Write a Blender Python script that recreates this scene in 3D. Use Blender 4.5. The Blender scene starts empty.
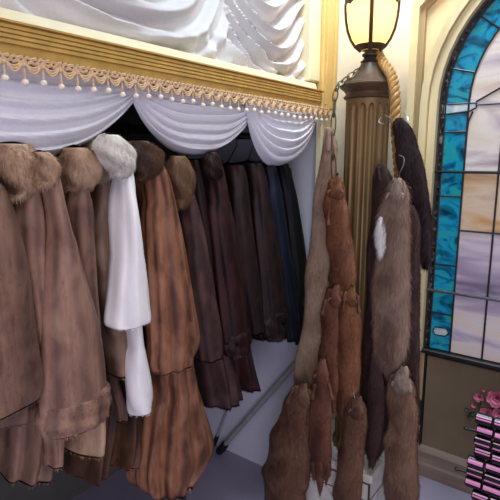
import bpy, math, random
import numpy as np
random.seed(7); RNG = np.random.default_rng(7)
sc = bpy.context.scene; COL = sc.collection
PI = math.pi

# ------------------------------------------------------------------ camera
FPX = 490.0; PITCH = math.radians(10.4); YAW = math.radians(37.3); CZ = 1.6
_s, _c = math.sin(YAW), math.cos(YAW); _sp, _cp = math.sin(PITCH), math.cos(PITCH)
CF = np.array((-_s*_cp, _c*_cp, -_sp)); CR = np.array((_c, _s, 0)); CU = np.array((-_s*_sp, _c*_sp, _cp))
def at(px, py, axis, v):
    """point where the sight line of a photo pixel meets the plane axis = v"""
    d = CF + (px-250)/FPX*CR + (250-py)/FPX*CU
    o = np.array((0, 0, CZ)); t = (v-o[axis])/d[axis]
    return o+t*d
cd = bpy.data.cameras.new('camera'); cam = bpy.data.objects.new('camera', cd); COL.objects.link(cam)
cd.sensor_width = 36; cd.lens = FPX/500*36; cd.clip_start = .02
cam.location = (0, 0, CZ); cam.rotation_euler = (PI/2-PITCH, 0, YAW); sc.camera = cam

# ------------------------------------------------------------------ materials
def lin(c):
    return tuple(((x/255)/12.92 if x/255 <= .04045 else ((x/255+.055)/1.055)**2.4) for x in c)+(1,)
class NT:
    def __init__(s, name):
        s.m = bpy.data.materials.new(name); s.m.use_nodes = True; s.t = s.m.node_tree
        s.n = s.t.nodes; s.b = s.n['Principled BSDF']
    def new(s, ty, **kw):
        n = s.n.new(ty)
        for k, v in kw.items():
            if hasattr(n, k): setattr(n, k, v)
            else: n.inputs[k].default_value = v
        return n
    def l(s, a, b): s.t.links.new(a, b)
    def coords(s, scale):
        tc = s.new('ShaderNodeTexCoord'); mp = s.new('ShaderNodeMapping'); mp.inputs['Scale'].default_value = scale
        s.l(tc.outputs['Object'], mp.inputs['Vector']); return mp.outputs['Vector']
    def noise(s, scale, sc_=1.0, detail=3, dist=0):
        n = s.new('ShaderNodeTexNoise'); n.inputs['Scale'].default_value = sc_; n.inputs['Detail'].default_value = detail
        n.inputs['Distortion'].default_value = dist
        s.l(s.coords(scale), n.inputs['Vector']); return n.outputs['Fac']
    def ramp(s, fac, stops):
        r = s.new('ShaderNodeValToRGB'); e = r.color_ramp.elements
        while len(e) < len(stops): e.new(.5)
        for i, (p, c) in enumerate(stops): e[i].position = p; e[i].color = c
        s.l(fac, r.inputs['Fac']); return r.outputs['Color']
    def mix(s, f, a, b, ty='MIX'):
        m = s.new('ShaderNodeMix'); m.data_type = 'RGBA'; m.blend_type = ty
        if isinstance(f, (int, float)): m.inputs[0].default_value = f
        else: s.l(f, m.inputs[0])
        for i, x in ((6, a), (7, b)):
            if isinstance(x, tuple): m.inputs[i].default_value = x
            else: s.l(x, m.inputs[i])
        return m.outputs[2]
    def bump(s, h, strength, dist=.002):
        b = s.new('ShaderNodeBump'); b.inputs['Strength'].default_value = strength; b.inputs['Distance'].default_value = dist
        s.l(h, b.inputs['Height']); s.l(b.outputs['Normal'], s.b.inputs['Normal'])
def plain(name, c, rough=.5, metal=0, var=.12, scale=(20, 20, 20), bump=0, spec=.5):
    q = NT(name); f = q.noise(scale)
    a = lin(c); lo = tuple(x*(1-var) for x in a[:3])+(1,); hi = tuple(min(1, x*(1+var)) for x in a[:3])+(1,)
    q.l(q.ramp(f, [(.3, lo), (.7, hi)]), q.b.inputs['Base Color'])
    q.b.inputs['Roughness'].default_value = rough; q.b.inputs['Metallic'].default_value = metal
    q.b.inputs['Specular IOR Level'].default_value = spec
    if bump: q.bump(f, bump)
    return q.m
def fur_mat(name, base, dark, stripe=.6, tip=None):
    """dyed pelt: 'pelt' attribute runs once per skin sewn into the coat, darkest along each back line and, as painted fold shade, in the coat grooves"""
    q = NT(name)
    at_ = q.new('ShaderNodeAttribute'); at_.attribute_name = 'pelt'
    nz = q.noise((7, 7, 2.2), 1, 4, .6)
    ma = q.new('ShaderNodeMath'); ma.operation = 'MULTIPLY_ADD'; q.l(nz, ma.inputs[0]); ma.inputs[1].default_value = .55
    q.l(at_.outputs['Fac'], ma.inputs[2])
    mf = q.new('ShaderNodeMath'); mf.operation = 'PINGPONG'; q.l(ma.outputs[0], mf.inputs[0]); mf.inputs[1].default_value = .5
    b, d = lin(base), lin(dark)
    mid = tuple(b[i]*(1-stripe)+d[i]*stripe for i in range(3))+(1,)
    col = q.ramp(mf.outputs[0], [(.06, mid), (.27, b), (.5, tuple(min(1, x*1.25) for x in b[:3])+(1,))])
    f2 = q.noise((90, 90, 12), 1, 2)
    col = q.mix(q.ramp(f2, [(.38, (0, 0, 0, 1)), (.72, (.55, .55, .55, 1))]), col, mid)
    f4 = q.noise((30, 30, 17), 1, 3, .8)
    col = q.mix(q.ramp(f4, [(.36, (.38, .38, .38, 1)), (.58, (0, 0, 0, 1))]), col, mid)
    f3 = q.noise((14, 14, 8), 1, 3, .5)
    col = q.mix(q.ramp(f3, [(.40, (0, 0, 0, 1)), (.72, (.6, .6, .6, 1))]), col, tip and lin(tip) or tuple(min(1, x*1.35) for x in b[:3])+(1,))
    q.l(col, q.b.inputs['Base Color'])
    q.b.inputs['Roughness'].default_value = .55; q.b.inputs['Specular IOR Level'].default_value = .28
    q.b.inputs['Sheen Weight'].default_value = .0; q.b.inputs['Sheen Roughness'].default_value = .4
    return q.m

# ------------------------------------------------------------------ objects
def finish(name, me, mat, parent=None, loc=None, smooth=True):
    if loc is not None and parent is None:
        pass
    if smooth: me.polygons.foreach_set('use_smooth', np.ones(len(me.polygons), dtype=bool))
    me.materials.append(mat); me.update(); me.validate()
    o = bpy.data.objects.new(name, me); COL.objects.link(o)
    if parent: o.parent = parent
    return o
def tag(o, label=None, cat=None, group=None, kind=None):
    for k, v in (('label', label), ('category', cat), ('group', group), ('kind', kind)):
        if v: o[k] = v
    return o
def thing(name, loc, label, cat, group=None):
    o = bpy.data.objects.new(name, None); o.empty_display_size = .05; COL.objects.link(o); o.location = loc
    return tag(o, label, cat, group)
class MB:
    """collects quads / tris in world space; build() links ONE mesh, local to its parent's origin"""
    def __init__(s): s.v = []; s.f = []; s.a = []
    def add(s, vs, fs, attr=0.0):
        n = len(s.v); s.v += [tuple(float(q) for q in p) for p in vs]; s.f += [tuple(i+n for i in f) for f in fs]
        s.a += list(attr) if hasattr(attr, '__len__') else [attr]*len(vs)
        return s
    def box(s, lo, hi, bev=0):
        x0, y0, z0 = lo; x1, y1, z1 = hi
        if bev <= 0:
            v = [(x, y, z) for z in (z0, z1) for x, y in ((x0, y0), (x1, y0), (x1, y1), (x0, y1))]
            return s.add(v, [(3, 2, 1, 0), (4, 5, 6, 7), (0, 1, 5, 4), (1, 2, 6, 5), (2, 3, 7, 6), (3, 0, 4, 7)])
        b = bev; v = []
        rings = [(z0, b), (z0+b, 0), (z1-b, 0), (z1, b)]
        for z, i in rings:
            q = b
            v += [(x0+i+q*(i == 0), y0+i, z), (x1-i-q*(i == 0), y0+i, z), (x1-i, y0+i+q*(i == 0), z), (x1-i, y1-i-q*(i == 0), z),
                  (x1-i-q*(i == 0), y1-i, z), (x0+i+q*(i == 0), y1-i, z), (x0+i, y1-i-q*(i == 0), z), (x0+i, y0+i+q*(i == 0), z)]
        f = [tuple(range(7, -1, -1)), tuple(range(24, 32))]
        for r in range(3):
            for k in range(8):
                f.append((r*8+k, r*8+(k+1) % 8, r*8+8+(k+1) % 8, r*8+8+k))
        return s.add(v, f)
    def tube(s, pts, r, n=8, cap=True):
        pts = [np.array(p, float) for p in pts]; m = len(pts); rr = r if hasattr(r, '__len__') else [r]*m
        vs = []; ref = None
        for i, p in enumerate(pts):
            t = pts[min(i+1, m-1)]-pts[max(i-1, 0)]; t /= max(np.linalg.norm(t), 1e-9)
            if ref is None:
                ref = np.cross(t, (0, 0, 1)) if abs(t[2]) < .9 else np.cross(t, (1, 0, 0))
            ref = ref-t*np.dot(ref, t); ref /= np.linalg.norm(ref); b = np.cross(t, ref)
            for k in range(n):
                a = 2*PI*k/n; vs.append(p+(ref*math.cos(a)+b*math.sin(a))*rr[i])
        fs = [(i*n+k, i*n+(k+1) % n, (i+1)*n+(k+1) % n, (i+1)*n+k) for i in range(m-1) for k in range(n)]
        if cap: fs += [tuple(range(n-1, -1, -1)), tuple((m-1)*n+k for k in range(n))]
        return s.add(vs, fs)
    def ring(s, pts, r, n=6):
        """closed tube"""
        pts = [np.array(p, float) for p in pts]; m = len(pts); c = sum(pts)/m
        vs = []
        for i, p in enumerate(pts):
            t = pts[(i+1) % m]-pts[i-1]; t /= np.linalg.norm(t); u = p-c; u -= t*np.dot(u, t); u /= np.linalg.norm(u); b = np.cross(t, u)
            vs += [p+(u*math.cos(2*PI*k/n)+b*math.sin(2*PI*k/n))*r for k in range(n)]
        return s.add(vs, [(i*n+k, i*n+(k+1) % n, ((i+1) % m)*n+(k+1) % n, ((i+1) % m)*n+k) for i in range(m) for k in range(n)])
    def lathe(s, prof, c=(0, 0, 0), n=32, mod=None):
        m = len(prof); vs = []
        for r, z in prof:
            for k in range(n):
                a = 2*PI*k/n; q = r*(mod(a, z) if mod else 1); vs.append((c[0]+q*math.cos(a), c[1]+q*math.sin(a), c[2]+z))
        fs = [(i*n+k, i*n+(k+1) % n, (i+1)*n+(k+1) % n, (i+1)*n+k) for i in range(m-1) for k in range(n)]
        fs += [tuple(range(n-1, -1, -1)), tuple((m-1)*n+k for k in range(n))]
        return s.add(vs, fs)
    def ball(s, c, r, n=10, sq=(1, 1, 1)):
        h = n//2+1; vs = []
        for i in range(h+1):
            th = PI*(.02+.96*i/h)
            for k in range(n):
                a = 2*PI*k/n; vs.append((c[0]+r*sq[0]*math.sin(th)*math.cos(a), c[1]+r*sq[1]*math.sin(th)*math.sin(a), c[2]-r*sq[2]*math.cos(th)))
        fs = [(i*n+k, i*n+(k+1) % n, (i+1)*n+(k+1) % n, (i+1)*n+k) for i in range(h) for k in range(n)]
        fs += [tuple(range(n-1, -1, -1)), tuple(h*n+k for k in range(n))]
        return s.add(vs, fs)
    def prism_y(s, poly, y0, y1):
        """poly in (x, z), extruded from y0 to y1"""
        n = len(poly)
        v = [(x, y0, z) for x, z in poly]+[(x, y1, z) for x, z in poly]
        return s.add(v, [tuple(range(n)), tuple(range(2*n-1, n-1, -1))]+[(i, n+i, n+(i+1) % n, (i+1) % n) for i in range(n)])
    def prism_x(s, poly, x0, x1):
        n = len(poly)
        v = [(x0, y, z) for y, z in poly]+[(x1, y, z) for y, z in poly]
        return s.add(v, [tuple(range(n)), tuple(range(2*n-1, n-1, -1))]+[(i, n+i, n+(i+1) % n, (i+1) % n) for i in range(n)])
    def strip(s, a, b, y0, y1):
        """wall-plane band between two equal-length (x, z) polylines with thickness y0..y1"""
        n = len(a); v = []
        for p, q in zip(a, b): v += [(p[0], y0, p[1]), (q[0], y0, q[1]), (q[0], y1, q[1]), (p[0], y1, p[1])]
        f = []
        for i in range(n-1):
            for k in range(4): f.append((i*4+k, i*4+(k+1) % 4, i*4+4+(k+1) % 4, i*4+4+k))
        f += [(3, 2, 1, 0), tuple((n-1)*4+k for k in range(4))]
        return s.add(v, f)
    def build(s, name, mat, parent=None, smooth=True, fix=True):
        me = bpy.data.meshes.new(name)
        off = np.array(parent_world(parent)) if parent else np.zeros(3)
        me.from_pydata([tuple(np.array(p)-off) for p in s.v], [], s.f)
        if any(s.a):
            at_ = me.attributes.new('pelt', 'FLOAT', 'POINT'); at_.data.foreach_set('value', np.array(s.a, np.float32))
        if fix:
            import bmesh
            bm = bmesh.new(); bm.from_mesh(me); bmesh.ops.recalc_face_normals(bm, faces=bm.faces); bm.to_mesh(me); bm.free()
        o = finish(name, me, mat, parent, smooth=smooth)
        if smooth: 
            try: me.set_sharp_from_angle(angle=math.radians(40))
            except Exception: pass
        return o
def parent_world(o):
    p = np.zeros(3)
    while o is not None:
        p += np.array(o.location); o = o.parent
    return p
def base_at(o, loc):
    """move a top-level mesh's origin to loc without moving the mesh"""
    off = np.array(loc); n = len(o.data.vertices); a = np.empty(n*3, np.float32)
    o.data.vertices.foreach_get('co', a); o.data.vertices.foreach_set('co', (a.reshape(-1, 3)-off).ravel()); o.location = loc; o.data.update()
    return o

def blades(V, Q, attr, density, length, width, lift=.25, cap=60000, droop=1.0):
    """short tapering hairs rooted all over a skin: returns verts, tri index array, attr"""
    A, B, C, D = (V[Q[:, i]] for i in range(4))
    n = np.cross(C-A, D-B); ar = np.linalg.norm(n, axis=1)/2; n = n/np.maximum(ar[:, None]*2, 1e-12)
    N = int(min(cap, ar.sum()*density))
    if N < 10: return np.zeros((0, 3)), np.zeros((0, 3), int), np.zeros(0), np.zeros((0, 3))
    idx = RNG.choice(len(Q), N, p=ar/ar.sum()); u = RNG.random(N)[:, None]; w = RNG.random(N)[:, None]
    p = (A[idx]*(1-u)+B[idx]*u)*(1-w)+(D[idx]*(1-u)+C[idx]*u)*w
    aq = attr[Q[idx]].mean(axis=1); nn = n[idx]
    t = np.array((0, 0, -1.))*droop-nn*(-nn[:, 2:3])*droop; jt = RNG.normal(0, .15, (N, 3)); jt -= nn*(jt*nn).sum(1)[:, None]; t = t+jt; t /= np.linalg.norm(t, axis=1)[:, None]
    gh = RNG.random(N) < .14                     # a few longer, thinner guard hairs stand off the nap
    d = t+nn*(lift*(.4+1.2*RNG.random(N))+gh*RNG.uniform(.2, .7, N))[:, None]; d /= np.linalg.norm(d, axis=1)[:, None]
    sd = np.cross(d, nn); sd /= np.maximum(np.linalg.norm(sd, axis=1)[:, None], 1e-9); ud = np.cross(sd, d)
    ro = RNG.uniform(-.4, .4, N)[:, None]; sd = sd*np.cos(ro)+ud*np.sin(ro)
    L = (length*RNG.uniform(.55, 1.25, N))[:, None]; W = (width*RNG.uniform(.6, 1.2, N)*np.where(gh, .4, 1))[:, None]/2
    r0 = p-nn*.0015
    vs = np.stack([r0-sd*W, r0+sd*W, r0+d*L*.6+sd*W*.6, r0+d*L*.6-sd*W*.6, r0+d*L-np.array((0, 0, 1))*L*.08], 1).reshape(-1, 3)
    k = np.arange(N)*5
    tri = np.concatenate([np.stack([k, k+1, k+2], 1), np.stack([k, k+2, k+3], 1), np.stack([k+3, k+2, k+4], 1)])
    nj = nn+d*.25+RNG.normal(0, .24, (N, 3)); nj /= np.linalg.norm(nj, axis=1)[:, None]
    return vs, tri, np.repeat(aq, 5), np.repeat(nj, 5, axis=0)

def spline(rows, m):
    """smooth resample of rows (monotone in the first column)"""
    r = np.array(rows, float); t = np.linspace(0, 1, len(r))
    T = np.linspace(0, 1, m); out = np.zeros((m, r.shape[1]))
    for j, tt in enumerate(T):
        k = min(int(tt*(len(r)-1)), len(r)-2); f = tt*(len(r)-1)-k
        p0, p1, p2, p3 = r[max(k-1, 0)], r[k], r[k+1], r[min(k+2, len(r)-1)]
        out[j] = .5*((2*p1)+(-p0+p2)*f+(2*p0-5*p1+4*p2-p3)*f*f+(-p0+3*p1-3*p2+p3)*f**3)
    return out

def fur_loft(name, mat, parent, C, HW, HD, ax, fur=(.014, .0034, 40000), ridges=0, amp=.0, N=40, sup=2.0, lift=.25, closed=False,
             cap=60000, lump=.004, npelt=None, seed=0, drop=1.0, aoff=0.0):
    """skin lofted through centres C with half width HW along axis ax[0], half depth HD along ax[1], then furred"""
    C = np.array(C); m = len(C); th = np.linspace(0, 2*PI, N, endpoint=False)
    rg = np.random.default_rng(seed+11); ph = rg.uniform(0, 6, 6)
    cs, sn = np.cos(th), np.sin(th)
    ex = np.sign(cs)*np.abs(cs)**(2/sup); ey = np.sign(sn)*np.abs(sn)**(2/sup)
    V = []
    for i in range(m):
        s_ = i/(m-1)
        k = 1+amp*np.cos(ridges*th+PI+.7*math.sin(3*s_+ph[1]))*(.35+.65*s_)+amp*.6*np.cos((ridges*.5+1)//1*th+ph[2]+2*s_)*(.3+.7*s_)
        P = np.tile(C[i], (N, 1))
        lx = lump*np.sin(9*s_+ph[3]+2*th)*np.sin(5*s_+th+ph[4])
        P[:, ax[0]] += HW[i]*ex*k+lx*ex; P[:, ax[1]] += HD[i]*ey*k+lx*ey
        P[:, 2] += .12*amp*HW[i]*np.cos(ridges*th+ph[5])*(s_ > .85)
        V.append(P)
    # rounded ends, hem turned inside
    top = V[0].mean(0)+np.array((0, 0, .35*min(HW[0], HD[0]))); bot = V[-1].mean(0)+np.array((0, 0, -.004 if closed else .03))
    V = np.concatenate(V+[(V[-1]-V[-1].mean(0))*.72+bot])
    M = m+1
    I = np.arange(N); J = (I+1) % N
    Q = np.concatenate([np.stack([r*N+I, r*N+J, (r+1)*N+J, (r+1)*N+I], 1) for r in range(M-1)])
    # orient outward
    n0 = np.cross(V[Q[0, 2]]-V[Q[0, 0]], V[Q[0, 3]]-V[Q[0, 1]])
    if np.dot(n0, V[Q[0, 0]]-C[0]) < 0: Q = Q[:, ::-1]
    npelt = npelt or max(1, ridges/2)
    A = np.tile(th/(2*PI)*npelt+aoff, M)
    V = np.concatenate([V, [top], [bot+np.array((0, 0, .004))]]); A = np.concatenate([A, [0, 0]])
    tri_t = np.stack([np.full(N, len(V)-2), I, J], 1); tri_b = np.stack([np.full(N, len(V)-1), (M-1)*N+J, (M-1)*N+I], 1)
    sk = Q[:(m-1)*N] if True else Q
    fn = np.cross(V[Q[:, 2]]-V[Q[:, 0]], V[Q[:, 3]]-V[Q[:, 1]]); VN = np.zeros_like(V)
    for k in range(4): np.add.at(VN, Q[:, k], fn)
    VN[-2] = (0, 0, 1); VN[-1] = (0, 0, -1); VN /= np.maximum(np.linalg.norm(VN, axis=1)[:, None], 1e-9)
    bv, bt, ba, bn = blades(V, sk, A, fur[2], fur[0], fur[1], lift, cap, drop)
    nb = len(V)
    off = parent_world(parent) if parent else np.zeros(3)
    allv = np.concatenate([V, bv])-off; alla = np.concatenate([A, ba])
    tris = np.concatenate([tri_t, tri_b, bt+nb])
    me = bpy.data.meshes.new(name)
    me.vertices.add(len(allv)); me.vertices.foreach_set('co', allv.astype(np.float32).ravel())
    loops = np.concatenate([Q.ravel(), tris.ravel()]).astype(np.int32)
    me.loops.add(len(loops)); me.loops.foreach_set('vertex_index', loops)
    st = np.concatenate([np.arange(len(Q))*4, len(Q)*4+np.arange(len(tris))*3]).astype(np.int32)
    me.polygons.add(len(st)); me.polygons.foreach_set('loop_start', st)
    try: me.polygons.foreach_set('loop_total', np.concatenate([np.full(len(Q), 4), np.full(len(tris), 3)]).astype(np.int32))
    except Exception: pass
    me.update(calc_edges=True)
    a_ = me.attributes.new('pelt', 'FLOAT', 'POINT'); a_.data.foreach_set('value', alla.astype(np.float32))
    o = finish(name, me, mat, parent)
    if len(me.vertices) == len(VN)+len(bn):
        me.normals_split_custom_set_from_vertices(np.concatenate([VN, bn]).astype(np.float32))
    return o

# ================================================================== SETTING
WY = 1.919          # window wall
BX = -1.045         # face of the beam over the alcove
M = dict(
    cream=plain('cream paint', (224, 218, 198), .55, var=.06, scale=(6, 6, 6), bump=.05),
    white=plain('lilac white paint', (206, 206, 218), .6, var=.05, scale=(5, 5, 5)),
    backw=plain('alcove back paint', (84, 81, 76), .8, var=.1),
    gold=plain('gold paint', (188, 150, 78), .38, .25, var=.12, scale=(5, 30, 30), bump=.05),
    goldp=plain('pale gold paint', (208, 178, 110), .45, .1, var=.08, scale=(10, 10, 4)),
    ivory=plain('ivory paint', (226, 216, 176), .5, var=.05),
    floor=plain('grey lilac floor', (146, 139, 160), .45, var=.10, scale=(3, 3, 3)),
    casing=plain('aged cream woodwork', (214, 196, 150), .5, var=.14, scale=(14, 14, 2.5), bump=.08),
    casingd=plain('aged oak edge with painted shade', (164, 140, 100), .5, var=.18, scale=(20, 20, 3)),
    panel=plain('olive brown panel paint', (112, 96, 74), .55, var=.16, scale=(7, 7, 5)),
    rail=plain('worn grey brown timber', (128, 112, 98), .6, var=.22, scale=(3, 20, 40), bump=.1),
    lead=plain('dark lead came', (48, 46, 48), .4, .6),
    steel=plain('dull steel bar', (120, 120, 122), .35, .8),
    black=plain('black plastic', (16, 15, 17), .35),
    pole=plain('grey aluminium tube', (158, 158, 156), .4, .1),
)
def structure(o): return tag(o, kind='structure')
XB = -1.95
structure(MB().box((-2.3, -1.6, -.06), (2.2, 2.3, 0)).build('floor', M['floor'], smooth=False))
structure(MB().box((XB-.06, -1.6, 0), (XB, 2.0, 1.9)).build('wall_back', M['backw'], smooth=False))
WZ = 1.995
structure(MB().box((BX-.06, WZ, 0), (2.2, WZ+.08, 3.0)).build('wall_right', M['cream'], smooth=False))
structure(MB().box((XB, WY-.006, 0), (BX-.035, WZ, 1.87)).build('wall_end', M['white'], smooth=False))
structure(MB().box((XB, -1.6, 1.87), (BX-.06, WY-.006, 1.895)).build('ceiling_alcove_unseen', M['backw'], smooth=False))  # unseen alcove top, added to keep the recess dark
structure(MB().box((BX-.14, -1.6, 1.89), (BX-.09, WZ, 3.0)).build('wall_left_unseen', M['cream'], smooth=False))  # unseen backing behind the curtain, added to stop light leaking
# white lower wall under the window
structure(MB().box((BX+.02, WZ-.02, 0), (2.2, WZ, .30)).build('baseboard_right', M['white'], smooth=False))

# beam: fluted gold moulding with an ivory shelf above
prof = [(BX-.06, 1.815), (BX-.012, 1.815), (BX-.006, 1.818), (BX-.006, 1.836), (BX, 1.838)]
z = 1.839
for k in range(4):
    prof += [(BX, z), (BX, z+.0062), (BX-.0045, z+.0072), (BX-.0045, z+.0088), (BX, z+.0098)]; z += .0098
prof += [(BX+.004, z+.001), (BX+.004, z+.005), (BX-.002, z+.007), (BX-.06, z+.007)]
structure(MB().prism_y(prof, -1.2, 1.875).build('trim_1', M['gold'], smooth=False))
zt = z+.007
structure(MB().prism_y([(BX-.10, zt), (BX-.004, zt), (BX-.012, zt+.022), (BX-.04, zt+.03), (BX-.10, zt+.03)], -1.2, 1.83).build('trim_2', M['ivory'], smooth=False))
# gold corner post and ivory inner strip
pm = MB().box((BX-.06, 1.868, 1.815), (BX+.002, WZ-.001, 3.0), .004)
pm.box((BX-.02, 1.888, 1.83), (BX+.008, 1.898, 3.0), .002).box((BX-.02, 1.955, 1.83), (BX+.008, 1.965, 3.0), .002)
structure(pm.build('trim_3', M['goldp'], smooth=False))
structure(MB().box((BX-.085, 1.785, zt+.03), (BX-.012, 1.868, 3.0), .006).build('trim_4', M['ivory'], smooth=False))
structure(MB().box((BX-.032, 1.875, 0), (BX-.002, WZ-.001, 1.815), .004).build('trim_5', M['ivory'], smooth=False))

# ------------------------------------------------------------------ stained glass window in its gabled casing
win = bpy.data.objects.new('window_1', None); COL.objects.link(win); win.location = (-.09, WY, .3); structure(win)
GX, ZS, RR = -.566, 1.80, .477; CX = GX+RR
def edge(off, z0=.872, n=26):
    """left jamb then arch to the right jamb; off > 0 moves inwards"""
    r = RR-off; pts = [(GX+off, z0), (GX+off, 1.2), (GX+off, ZS)]
    for k in range(1, n): a = PI-PI*k/n; pts.append((CX+r*math.cos(a), ZS+r*math.sin(a)))
    return pts+[(CX+r, ZS), (CX+r, 1.2), (CX+r, z0)]
g = MB(); g.strip(edge(-.062, .86), edge(-.036, .86), WY-.075, WY-.01)
g.strip(edge(-.034, .86), edge(-.006, .86), WY-.06, WY-.01)
# spandrel board and gabled casing
def gable(off, z0): return [(GX-.07-off, z0), (GX-.07-off, 2.13+off*.42), (CX, 2.13+off*.42+(CX-GX+.07+off)*.84), (2*CX-GX+.07+off, 2.13+off*.42), (2*CX-GX+.07+off, z0)]
o = edge(-.04, .40); k = len(o)
g.build('frame', M['casing'], win)
sp = MB()
L = [(GX-.07, o[0][1])]+[(GX-.07, p[1]) for p in o[1:3]]
up = [(p[0], 2.13+(p[0]-GX+.07)*.84 if p[0] < CX else 2.13+(2*CX-GX+.07-p[0])*.84) for p in o[3:-3]]
up[0] = (GX-.07, 1.9); up[1] = (GX-.07, 2.02); up[2] = (GX-.07, 2.13)
up[-1] = (2*CX-GX+.07, 1.9); up[-2] = (2*CX-GX+.07, 2.02); up[-3] = (2*CX-GX+.07, 2.13)
Rr = [(2*CX-GX+.07, p[1]) for p in o[-3:]]
sp.strip(L+up+Rr, o, WY-.03, WZ-.001); sp.build('spandrel', M['casing'], win, smooth=False)
cs_ = MB(); cs_.strip(gable(.045, 0.30), gable(.018, .30), WY-.065, WZ-.001); cs_.build('casing', M['casing'], win, smooth=False)
cs_ = MB(); cs_.strip(gable(.018, .30), gable(0, .30), WY-.05, WZ-.001); cs_.build('casing_edge', M['casingd'], win, smooth=False)  # inner edge of the casing, its shade painted as a darker tone
# glass
def glass_mat(name, stops, scale, dist, emit, rough=.12):
    q = NT(name); f = q.noise(scale, 1, 5, dist); c = q.ramp(f, stops)
    q.l(c, q.b.inputs['Base Color']); q.b.inputs['Roughness'].default_value = rough
    q.l(c, q.b.inputs['Emission Color']); q.b.inputs['Emission Strength'].default_value = emit  # light from behind the glass put in as faint emission
    return q.m
blue = glass_mat('streaky turquoise glass', [(.28, lin((8, 48, 60))), (.40, lin((14, 84, 108))), (.52, lin((22, 124, 158))), (.62, lin((34, 134, 130))), (.75, lin((58, 104, 78)))], (9, 9, 13), 2.4, .22)
pinkop = glass_mat('pinkish opal glass', [(.28, lin((128, 106, 110))), (.42, lin((172, 158, 160))), (.52, lin((198, 188, 180))), (.6, lin((190, 176, 160))), (.72, lin((158, 126, 126)))], (2.2, 2.2, 9), .9, .22)
opal = glass_mat('lavender opal glass', [(.28, lin((104, 90, 112))), (.42, lin((148, 134, 154))), (.52, lin((182, 170, 176))), (.6, lin((184, 168, 154))), (.72, lin((138, 104, 104)))], (2.2, 2.2, 10), .9, .2)
amber = glass_mat('amber opal glass', [(.28, lin((122, 82, 62))), (.45, lin((176, 138, 96))), (.6, lin((186, 164, 142))), (.75, lin((128, 96, 106)))], (3, 3, 11), 1.1, .2)
clear = glass_mat('pale textured glass', [(.3, lin((120, 140, 150))), (.7, lin((190, 198, 198)))], (20, 20, 20), .5, .12)
bead = glass_mat('dark rippled border glass', [(.35, lin((18, 18, 20))), (.55, lin((48, 46, 44))), (.72, lin((130, 128, 122)))], (60, 60, 45), 1.2, .0)
y0, y1 = WY-.026, WY-.02
MB().strip(edge(-.006), edge(.016), y0, y1).build('border_glass', bead, win)
MB().strip(edge(.016), edge(.095), y0, y1).build('turquoise_glass', blue, win)
inn = edge(.095)
def inner_panel(zlo, zhi):
    L_ = [p for p in inn if p[0] <= CX+1e-6 and zlo < p[1] < zhi]
    xl = GX+.095
    def xa(z): return xl if z <= ZS else CX-math.sqrt(max((RR-.095)**2-(z-ZS)**2, 0))
    zs = np.linspace(zlo, zhi, 14)
    return MB().strip([(xa(z_), z_) for z_ in zs], [(2*CX-xa(z_), z_) for z_ in zs], y0, y1)
inner_panel(.872, 1.345).build('lavender_glass', opal, win)
inner_panel(1.345, 1.557).build('amber_glass', amber, win)
inner_panel(1.557, 2.181).build('opal_glass', pinkop, win)
# little pale lozenges set in the border
lz = MB()
for sx in (1, -1):
    f_ = lambda x: x if sx == 1 else 2*CX-x
    for z_ in (.945,):
        e_ = [(GX+.026, z_), (GX+.036, z_+.016), (GX+.074, z_+.017), (GX+.086, z_+.002), (GX+.074, z_-.014), (GX+.036, z_-.016)]
        lz.prism_y([(f_(x), zz) for x, zz in e_], y0-.003, y0)
    e_ = [(GX+.012, 1.795), (GX+.118, 1.795), (GX+.118, 1.780), (GX+.10, 1.772), (GX+.012, 1.766)]
    lz.prism_y([(f_(x), zz) for x, zz in e_], y0-.003, y0)
lz.build('lozenge_glass', clear, win, smooth=False)
ld = MB()
def came(pts, r=.0032): ld.tube([(x, y0-.003, z_) for x, z_ in pts], r, 6)
came(edge(-.004), .005); came(edge(.016)); came(edge(.095), .0036)
for z_ in (1.469, 1.70, 1.21, .968+.05): came([(GX+.016, z_), (GX+.095, z_)])
for z_ in (1.75, 1.66, 1.5, 1.38, 1.27, 1.16, 1.05, .95): came([(GX-.006, z_), (GX+.016, z_)], .0025)
for k in range(1, 24):
    a = PI-PI*k/24; c_, s_ = math.cos(a), math.sin(a)
    came([(CX+(RR+.006)*c_, ZS+(RR+.006)*s_), (CX+(RR-.016)*c_, ZS+(RR-.016)*s_)], .0025)
    if k % 3 == 2: came([(CX+(RR-.016)*c_, ZS+(RR-.016)*s_), (CX+(RR-.095)*c_, ZS+(RR-.095)*s_)])
for z_ in (1.345,): came([(GX+.095, z_), (2*CX-GX-.095, z_)], .0036)
came([(GX+.022, 1.797), (GX+.12, 1.797)]); came([(GX+.022, 1.763), (GX+.10, 1.770), (GX+.12, 1.780), (GX+.12, 1.797)])
came([(GX+.12, 1.79), (2*CX-GX-.12, 1.79)])
came([(GX+.095, 1.69), (GX+.098, 1.735), (GX+.11, 1.768)])
for x in (GX+.21, CX, 2*CX-GX-.21): came([(x, .872), (x, 1.79)], .0036)
for k in range(2): came([(GX+.118, 1.80), (CX-.25, 1.86), (CX-.10, 2.02), (CX-.06, 2.16)]) if k == 0 else came([(CX+.36, 1.80), (CX+.25, 1.86), (CX+.1, 2.02), (CX+.06, 2.16)])
came([(GX+.026, .945), (GX+.036, .961), (GX+.074, .962), (GX+.086, .947), (GX+.074, .931), (GX+.036, .929), (GX+.026, .945)], .0025)
ld.build('leading', M['lead'], win)
sb = MB()
for z_ in (1.557,): sb.tube([(GX-.012, y0-.008, z_), (2*CX-GX+.012, y0-.008, z_)], .005, 8)
sb.build('saddle_bar', M['lead'], win)
MB().tube([(GX-.02, y0-.012, 1.107), (2*CX-GX+.02, y0-.012, 1.107)], .0055, 8).build('saddle_bar', M['steel'], win)
MB().box((GX-.02, WY-.05, .850), (2*CX-GX+.02, WY-.002, .868), .004).build('sill', M['lead'], win, smooth=False)
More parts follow.
